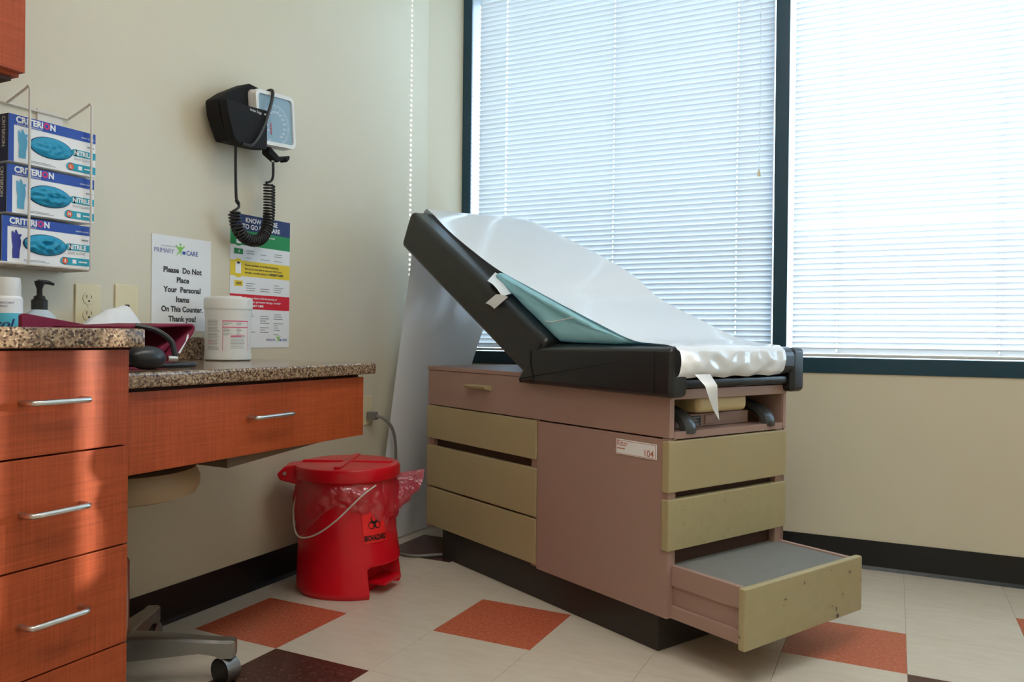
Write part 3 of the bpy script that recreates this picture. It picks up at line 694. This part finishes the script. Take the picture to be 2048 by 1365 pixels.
o_ = rring(.222, .397, 1.447, 1.617, .02); i_ = rring(.235, .386, 1.460, 1.604, .012); n = len(o_)
bz = MB().add([rot @ Vector((gx-.006, *p)) for p in o_]+[rot @ Vector((gx+.003, *p)) for p in [( .31+(q[0]-.31)*.985, 1.532+(q[1]-1.532)*.985) for q in o_]]+[rot @ Vector((gx+.003, *p)) for p in i_]+[rot @ Vector((gx-.003, *p)) for p in i_],
    [(r_*n+k, r_*n+(k+1) % n, (r_+1)*n+(k+1) % n, (r_+1)*n+k) for r_ in range(3) for k in range(n)])
obj('bezel', bz, WHITEP, hs)
dl = obj('dial_face', MB().add([rot @ Vector((gx-.0025, *p)) for p in i_], [tuple(range(n))]), DIAL, hs)
gm = rot @ wall_m(.31, 1.515, gx-.0015)
tk = MB()
for k in range(61):
    a = R(-60+k*5.0); L_ = .008 if k % 5 else .014
    c_, s_ = math.cos(a), math.sin(a)
    for q in [poly(gm, [(.062*c_-.0005*s_, .066*s_+.0005*c_), (.062*c_+.0005*s_, .066*s_-.0005*c_), ((.062-L_)*c_+.0005*s_, (.066-L_)*s_-.0005*c_), ((.062-L_)*c_-.0005*s_, (.066-L_)*s_+.0005*c_)][::-1])]: tk.add(q.v, q.f)
for k in range(0, 13):
    a = R(-55+k*22); t_ = text_mb(str(300-20*k), .010, gm @ Matrix.Translation(Vector((.040*math.cos(a), .042*math.sin(a)-.003, 0))), 0, 'CENTER'); tk.add(t_.v, t_.f)
stuff(obj('scale_marks', tk, PWHITE, dl))
obj('needle', poly(rot @ wall_m(.31, 1.515, gx-.0012), [(-.022, .035), (-.024, -.035), (-.0225, -.036)]), BLACK, dl)
stuff(obj('red_marks', merge(*[quad(gm, -.026, -.020, -.03+.007*q, -.026+.007*q, .0004) for q in range(5)]), PRED, dl))
# cuff folded in its basket
cf = MB()
cf.prism([(.092, 1.540), (.098, 1.500), (.122, 1.432), (.150, 1.412), (.225, 1.418), (.262, 1.425), (.262, 1.548), (.18, 1.542)], 'x', -.02, .012, .006, 2)
cf.prism([(.098, 1.545), (.105, 1.50), (.14, 1.43), (.30, 1.44), (.30, 1.585), (.262, 1.625), (.225, 1.628), (.14, 1.578)], 'x', -.085, -.028, .006, 2)
cfo = obj('cuff', cf, BLACKFAB, bg_)
obj('lettering', split(text_mb('Index Edge', .011, wall_m(.185, 1.528, .0128)), poly(wall_m(.25, 1.532, .0128), [(-.006, .002), (0, .002), (0, .005), (.007, 0), (0, -.005), (0, -.002), (-.006, -.002)][::-1])), PWHITE, cfo)
obj('cuff_tail', MB().prism([(.30, 1.452), (.35, 1.425), (.40, 1.438), (.398, 1.425), (.386, 1.413), (.378, 1.424), (.345, 1.405), (.30, 1.425)], 'x', -.05, -.02, .003), BLACKFAB, bg_)
obj('cuff_tube', MB().tube(spline([(.016, .150, 1.418), (.020, .190, 1.425), (.022, .232, 1.487), (.020, .262, 1.556), (.012, .282, 1.603), (-.004, .292, 1.622), (-.03, .285, 1.612), (-.04, .26, 1.58)], 8), .0052, 8), BLACK, bg_)
obj('white_connector', MB().tube([(-.03, .325, 1.46), (-.035, .335, 1.43), (-.036, .337, 1.405)], .005, 8), WHITEP, bg_)
obj('straight_tube', MB().tube(spline([(-.03, .17, 1.425), (-.045, .185, 1.38), (-.05, .192, 1.30), (-.05, .195, 1.262), (-.05, .203, 1.25), (-.05, .203, 1.238), (-.05, .18, 1.222)], 8), [.0045]*25+[.006]*8+[.004]*16, 8), BLACK, bg_)
path = spline([(-.05, .186, 1.222), (-.05, .192, 1.190), (-.05, .206, 1.164), (-.05, .236, 1.146), (-.05, .270, 1.142), (-.05, .300, 1.152), (-.05, .322, 1.178), (-.05, .333, 1.215), (-.05, .337, 1.26), (-.05, .336, 1.335)], 12)
lens = [0]
for i in range(1, len(path)): lens.append(lens[-1]+(path[i]-path[i-1]).length)
turns = 38; hp = []; NN = turns*14
for k in range(NN+1):
    d_ = lens[-1]*k/NN
    i = max(j for j in range(len(lens)) if lens[j] <= d_+1e-9); i = min(i, len(path)-2)
    f_ = (d_-lens[i])/max(1e-9, lens[i+1]-lens[i]); p_ = path[i].lerp(path[i+1], f_)
    t_ = (path[i+1]-path[i]).normalized(); nx_ = t_.cross(Vector((1, 0, 0))).normalized()
    a = 2*math.pi*turns*k/NN; hp.append(p_+nx_*.0165*math.cos(a)+Vector((.0165*math.sin(a), 0, 0)))
obj('coiled_tube', MB().tube(hp, .0034, 6), BLACK, bg_, ang=80)
obj('lead_tube', MB().tube(spline([(-.036, .337, 1.41), (-.042, .345, 1.385), (-.05, .352, 1.36), (-.05, .342, 1.345), (-.05, .322, 1.337)], 6), .0042, 8), BLACK, bg_)
# ------------------------------------------------------------------ things on the desktop
cn = thing('wipes_canister', 'white disinfectant wipes canister standing on the granite desk', 'canister', (.02, .098, DT))
cc = (.02, .098, DT)
obj('tub', MB().lathe([(.060, .0), (.0655, .004), (.0665, .02), (.064, .024), (.064, .125), (.066, .132), (.066, .15), (.062, .153)], cc, 48), WHITEP, cn)
ld = obj('lid', MB().lathe([(.0675, .150), (.0685, .154), (.0685, .178), (.066, .184), (.05, .187), (.0, .187)], cc, 48), WHITEP, cn)
obj('lid_flap', MB().box(.02-.03, .02+.035, .098-.028, .098+.02, DT+.186, DT+.190, .002), WHITEP, ld)
def cyl_pt(a, z, r): return Vector((cc[0]+r*math.cos(a), cc[1]+r*math.sin(a), DT+z))
def cpatch(mb, a0_, a1_, z0, z1, r=.0645):
    n_ = max(2, int(abs(a1_-a0_)/6)); return mb.grid(lambda t, w: cyl_pt(R(a0_+(a1_-a0_)*t), z0+(z1-z0)*w, r), n_, 1)
obj('label', cpatch(MB(), -110, 40, .028, .122, .06425), mat('label_off_white', (226, 224, 220), .5), cn)
rnd = random.Random(5); lt = MB(); lr = MB()
for zz_ in [.117-.0042*i for i in range(21)]:
    cpatch(lt, -104, -66-rnd.uniform(0, 6), zz_, zz_+.0016)
    if .072 < zz_ < .112 and abs(zz_-.098) > .004:
        cpatch(lt, -56, -56+rnd.uniform(12, 22), zz_, zz_+.0016); cpatch(lt, -24, -24+rnd.uniform(8, 18), zz_, zz_+.0016)
    elif .035 < zz_ < .072: cpatch(lt, -38, 2-rnd.uniform(0, 5), zz_, zz_+.0014)
for z_ in (.1145, .0965): cpatch(lr, -58, 12, z_, z_+.0022, .0647)
cpatch(lr, -58, -57, .03, .116, .0647); cpatch(lr, 12, 13, .03, .116, .0647); cpatch(lr, -38, 0, .074, .0757, .0647); cpatch(lr, -38, -10, .070, .0717, .0647); cpatch(lr, -104, -84, .054, .0555, .0647)
stuff(obj('label_text_lines', lt, PGREY, cn)); stuff(obj('label_magenta_lines', lr, PMAG, cn))
# spray can
sc = thing('spray_can', 'white and aqua disinfectant spray can behind the raised counter', 'spray can', (.0, -.536, DT))
c0 = (.0, -.536, DT)
obj('can', MB().lathe([(.030, 0), (.033, .004), (.033, .150), (.031, .156), (.026, .16)], c0, 36), PWHITE, sc)
obj('cap', MB().lathe([(.0295, .156), (.0295, .178), (.028, .196), (.027, .199), (.0, .199)], c0, 36), WHITEP, sc)
obj('aqua_band', MB().lathe([(.0333, .012), (.0334, .013), (.0334, .118), (.0333, .119)], c0, 36), mat('print_aqua', (86, 190, 214), .4), sc)
def on_can(txt, size, ang, z, r, bold=0, shear=0, c=c0):
    t_ = text_mb(txt, size, Matrix.Identity(4), bold, 'CENTER', shear)
    t_.v = [(c[0]+r*math.cos(R(ang)+v[0]/r), c[1]+r*math.sin(R(ang)+v[0]/r), c[2]+z+v[1]) for v in t_.v]; return t_
obj('lettering', split(on_can('Lysol', .03, -62, .085, .0338, .0008, .3), on_can('DISINFECTANT', .006, -38, .14, .0338), on_can('SPRAY', .006, -38, .132, .0338)), PNAVY, sc)
# pump bottle
pb = thing('pump_bottle', 'clear pump bottle with black dispenser top by the power outlet', 'bottle', (.0, -.459, DT))
c1 = (.0, -.459, DT)
obj('bottle', MB().lathe([(.036, 0), (.041, .005), (.041, .085), (.039, .1), (.03, .118), (.018, .128), (.015, .132)], c1, 32), mat('frosted_plastic', (190, 204, 212), .3), pb)
pt_ = obj('pump', MB().lathe([(.0165, .128), (.017, .130), (.017, .152), (.012, .155), (.012, .16), (.006, .164), (.006, .178), (.010, .19), (.011, .196), (.0, .198)], c1, 20), BLACK, pb)
obj('spout', MB().tube([(.0, -.462, DT+.194), (.0, -.44, DT+.195), (.0, -.425, DT+.191)], [.006, .005, .0035], 8), BLACK, pt_)
# maroon cuff with bulb
mc = thing('arm_cuff', 'maroon arm cuff with black squeeze bulb lying on the granite desk', 'cuff', (.2, -.33, DT))
obj('tail', MB().prism([(-.57, .767), (-.57, .880), (-.562, .884), (-.34, .850), (-.34, .767)], 'x', .098, .112, .003), MAROON, mc)
def loop_pt(t, w):
    # fabric loop seen end-on, opening towards the right
    a = R(-150+300*t); ry = .085; rz = .052
    y = -.315+ry*math.cos(a)*(1+.15*math.sin(a)); z = DT+.058+rz*math.sin(a)+.012*math.cos(a)
    return Vector((.30-.16*w+.01*math.sin(4*a), y-.02*w, max(z+.012*w*math.sin(a), DT+.004)))
shell = MB(); prof = [(-.47, DT+.004), (-.395, DT+.003), (-.36, DT+.012), (-.318, DT+.060), (-.297, DT+.087), (-.302, DT+.095), (-.335, DT+.094), (-.40, DT+.090), (-.47, DT+.086)]
shell.grid(lambda t, w: (lambda q: Vector((.315-.2*w, q[0]-.03*w, q[1])))(spline([(p[0], p[1], 0) for p in prof], 6)[int(round(t*48))]), 48, 6)
so = obj('wrap', shell, MAROON, mc, ang=80)
md = so.modifiers.new('thickness', 'SOLIDIFY'); md.thickness = .006
obj('inner_flap', MB().prism([(-.43, DT+.006), (-.37, DT+.018), (-.335, DT+.055), (-.343, DT+.059), (-.385, DT+.036), (-.44, DT+.028)], 'x', .14, .29, .003), MAROON, mc)
obj('edge_label', MB().add([(.3205, -.343, DT+.034), (.3205, -.337, DT+.032), (.3205, -.314, DT+.068), (.3205, -.314, DT+.078), (.3205, -.318, DT+.074), (.3205, -.322, DT+.060)], [(0, 1, 2, 3, 4, 5)]), SHEET, mc)
blb = MB()
bc_ = Vector((.365, -.462, DT+.026)); ax = Vector((.2, .98, -.05)).normalized()
tt = [(a_*.8, r_*.87) for a_, r_ in [(-.05, .008), (-.046, .016), (-.036, .0235), (-.02, .028), (0, .0295), (.02, .028), (.036, .022), (.044, .014), (.048, .008)]]
blb.tube([bc_+ax*a for a, r in tt], [r for a, r in tt], 20)
bo = obj('bulb', blb, RUBBER, mc)
obj('valve', MB().tube([bc_+ax*.045, bc_+ax*.066], .007, 10), CHROME, bo)
obj('tube', MB().tube(spline([bc_+ax*.064, (.375, -.40, DT+.035), (.365, -.402, DT+.062), (.345, -.425, DT+.085), (.32, -.455, DT+.094)], 8), .006, 8), RUBBER, mc)
obj('lower_tube', MB().tube(spline([(.33, -.43, DT+.007), (.34, -.36, DT+.007), (.33, -.305, DT+.007), (.31, -.297, DT+.007), (.28, -.315, DT+.007), (.2, -.39, DT+.007)], 8), .006, 8), RUBBER, mc)
# white crumpled tissue
ts = thing('crumpled_tissue', 'crumpled white tissue rising behind the maroon cuff below the outlets', 'tissue', (-.02, -.25, DT))
def tis(t, w):
    y = -.41+.25*t; top = interp(t, [0, .35, .6, .75, .9, 1], [.05, .115, .145, .15, .10, .03])
    a = math.pi*w
    return Vector((-.02+.05*math.cos(a)+.006*noise.noise(Vector((t*8, w*3, 1))), y+.01*math.sin(a), DT+top*math.sin(a)+.008*noise.noise(Vector((t*9, w*6, 0)))*math.sin(a)))
obj('tissue', MB().grid(tis, 24, 16), SHEET, ts, ang=25)

# ================================================================== red step bin
BC = Vector((.135, .520, 0))
rb = thing('step_bin', 'red plastic biohazard step bin with bag hanging out beside exam table', 'bin', BC)
ft = Vector((.62, -.20, 0)).normalized()      # pedal side
ft = Vector((.93, .12, 0)).normalized(); sdv = Vector((-ft.y, ft.x, 0)); hg = Vector((-.85, -.53, 0)).normalized()
def body_r(a, z):
    r = .153+.012*(1-z/.36)
    return r
def bin_pt(t, w):
    z = interp(t, [0, .02, .05, 1], [.0, .004, .015, .37]); a = 2*math.pi*w
    r = body_r(a, z)*(1-.06*(1-min(1, t/.05)))
    p = ft*math.cos(a)*r+sdv*math.sin(a)*r
    # square-ish foot flare at front with a recess for the pedal
    f = max(0, math.cos(a)); side = abs(math.sin(a))
    fl_ = max(0, 1-z/.26)
    p += ft*(.035*fl_*f**.7)
    ka = min(1, max(0, (math.cos(a)-.74)/.10)); kz = min(1, max(0, (.105-z)/.035)); ka = ka*ka*(3-2*ka); kz = kz*kz*(3-2*kz)
    p -= ft*(.085*ka*kz)
    return BC+p+Vector((0, 0, z))
bm_ = MB().grid(bin_pt, 60, 120)
obj('body', bm_, REDP, rb, ang=50)
obj('pedal', MB().box(-.055, .055, -.016, .05, .0, .014, .004, mtx=Matrix.Translation(BC+ft*.125+Vector((0, 0, .032))) @ Matrix((sdv, ft, Vector((0, 0, 1)))).transposed().to_4x4()), REDP, rb)
lid = obj('lid', MB().lathe([(.160, .372), (.172, .374), (.176, .380), (.176, .404), (.170, .414), (.155, .418), (.0, .420)], BC, 56), REDP, rb)
rbm = MB()
for a in (25, 115):
    mm = Matrix.Translation(BC+Vector((0, 0, .418))) @ Matrix.Rotation(R(a), 4, 'Z'); rbm.box(-.15, .15, -.012, .012, -.004, .006, .004, 2, mtx=mm)
obj('lid_rib', rbm, REDP, lid)
hm_ = Matrix.Translation(BC) @ Matrix((hg, Vector((-hg.y, hg.x, 0)), Vector((0, 0, 1)))).transposed().to_4x4()
obj('hinge', MB().prism([(.14, .345), (.215, .365), (.225, .385), (.20, .41), (.14, .418)], 'y', -.05, .05, .006, 2, mtx=hm_), REDP, lid)
obj('hinge_pin', MB().tube([hm_ @ Vector((.198, -.056, .388)), hm_ @ Vector((.198, .056, .388))], .006, 10), CHROME, lid)
# bag skirt
def skirt(t, w):
    a = 2*math.pi*w
    drop = .135+.03*math.sin(2*a+.6)+.03*math.sin(3*a+2.0)+.02*noise.noise(Vector((math.cos(a)*2, math.sin(a)*2, 1)))
    nz = noise.noise(Vector((math.cos(a)*7, math.sin(a)*7, t*3)))*.016 + noise.noise(Vector((math.cos(a)*17, math.sin(a)*17, t*6)))*.009
    r = .159+.014*math.sin(math.pi*min(1, t*1.1))+nz*(.2+t)
    z = .374-drop*t
    rb_ = .150+.012*(1-z/.36)
    f = max(0, math.cos(a)); r = max(r, rb_+.004+.035*f*max(0, 1-z/.26))
    return BC+ft*math.cos(a)*r+sdv*math.sin(a)*r+Vector((0, 0, z))
bgm = MB().grid(skirt, 16, 120)
bago = obj('bag_liner', bgm, BAG, rb, ang=80)
# flared corner of bag pointing towards the table
A = BC+Vector((.07, .14, .37)); A2 = BC+Vector((.155, .04, .37)); tip = Vector((.305, .735, .375)); low = Vector((.30, .62, .275)); lo2 = BC+Vector((.175, -.02, .245))
def flare(t, w):
    top = (BC+Vector((.09, .135, .365))).lerp(tip, t); bot = lo2.lerp(low, t)
    p = top.lerp(bot, w); k = .010*noise.noise(Vector((t*5, w*6, 3)))
    return p+Vector((k, k, 0))+Vector((.02, .0, 0))*math.sin(math.pi*w)
obj('bag_corner', MB().grid(flare, 16, 14), BAG, rb, ang=80)
obj('bail_handle', MB().tube(spline([BC+Vector((-.10, -.125, .34)), BC+Vector((-.105, -.145, .27)), BC+Vector((-.07, -.168, .20)), BC+Vector((.0, -.180, .205)), BC+Vector((.08, -.172, .255)), BC+Vector((.145, -.115, .335)), BC+Vector((.16, -.06, .362))], 8), .0028, 8), WHITEW, rb)
# label: curved patch following the bin front
def lab_pt(a, z, e=.0025):
    f = max(0, math.cos(a)); r = body_r(a, z)+e
    return BC+ft*math.cos(a)*r+sdv*math.sin(a)*r+ft*(.035*max(0, 1-z/.26)*f**.7)+Vector((0, 0, z))
AL = R(-28)
lab = obj('biohazard_label', MB().grid(lambda t, w: lab_pt(AL+R(30)*(t-.5)*1.0, .178+.10*w), 8, 6), mat('fluorescent_red', (250, 40, 40), .45), rb)
t_ = text_mb('BIOHAZARD', .019, Matrix.Identity(4), .0007, 'CENTER', xs=.72)
t_.v = [tuple(lab_pt(AL+v[0]/.158, .186+v[1]*1.25, .0045)) for v in t_.v]
sym = MB()
for k in range(3):
    aa = R(90+120*k)
    q = [(math.cos(aa)*.012+.012*math.cos(2*math.pi*j/20), math.sin(aa)*.012+.012*math.sin(2*math.pi*j/20)) for j in range(20)]
    q2 = [(math.cos(aa)*.014+.0085*math.cos(2*math.pi*j/20), math.sin(aa)*.014+.0085*math.sin(2*math.pi*j/20)) for j in range(20)]
    sym.add([tuple(lab_pt(AL+p[0]/.158, .240+p[1], .0045)) for p in q+q2], [(j, (j+1) % 20, 20+(j+1) % 20, 20+j) for j in range(20)])
obj('lettering', split(t_, sym), BLACK, lab)
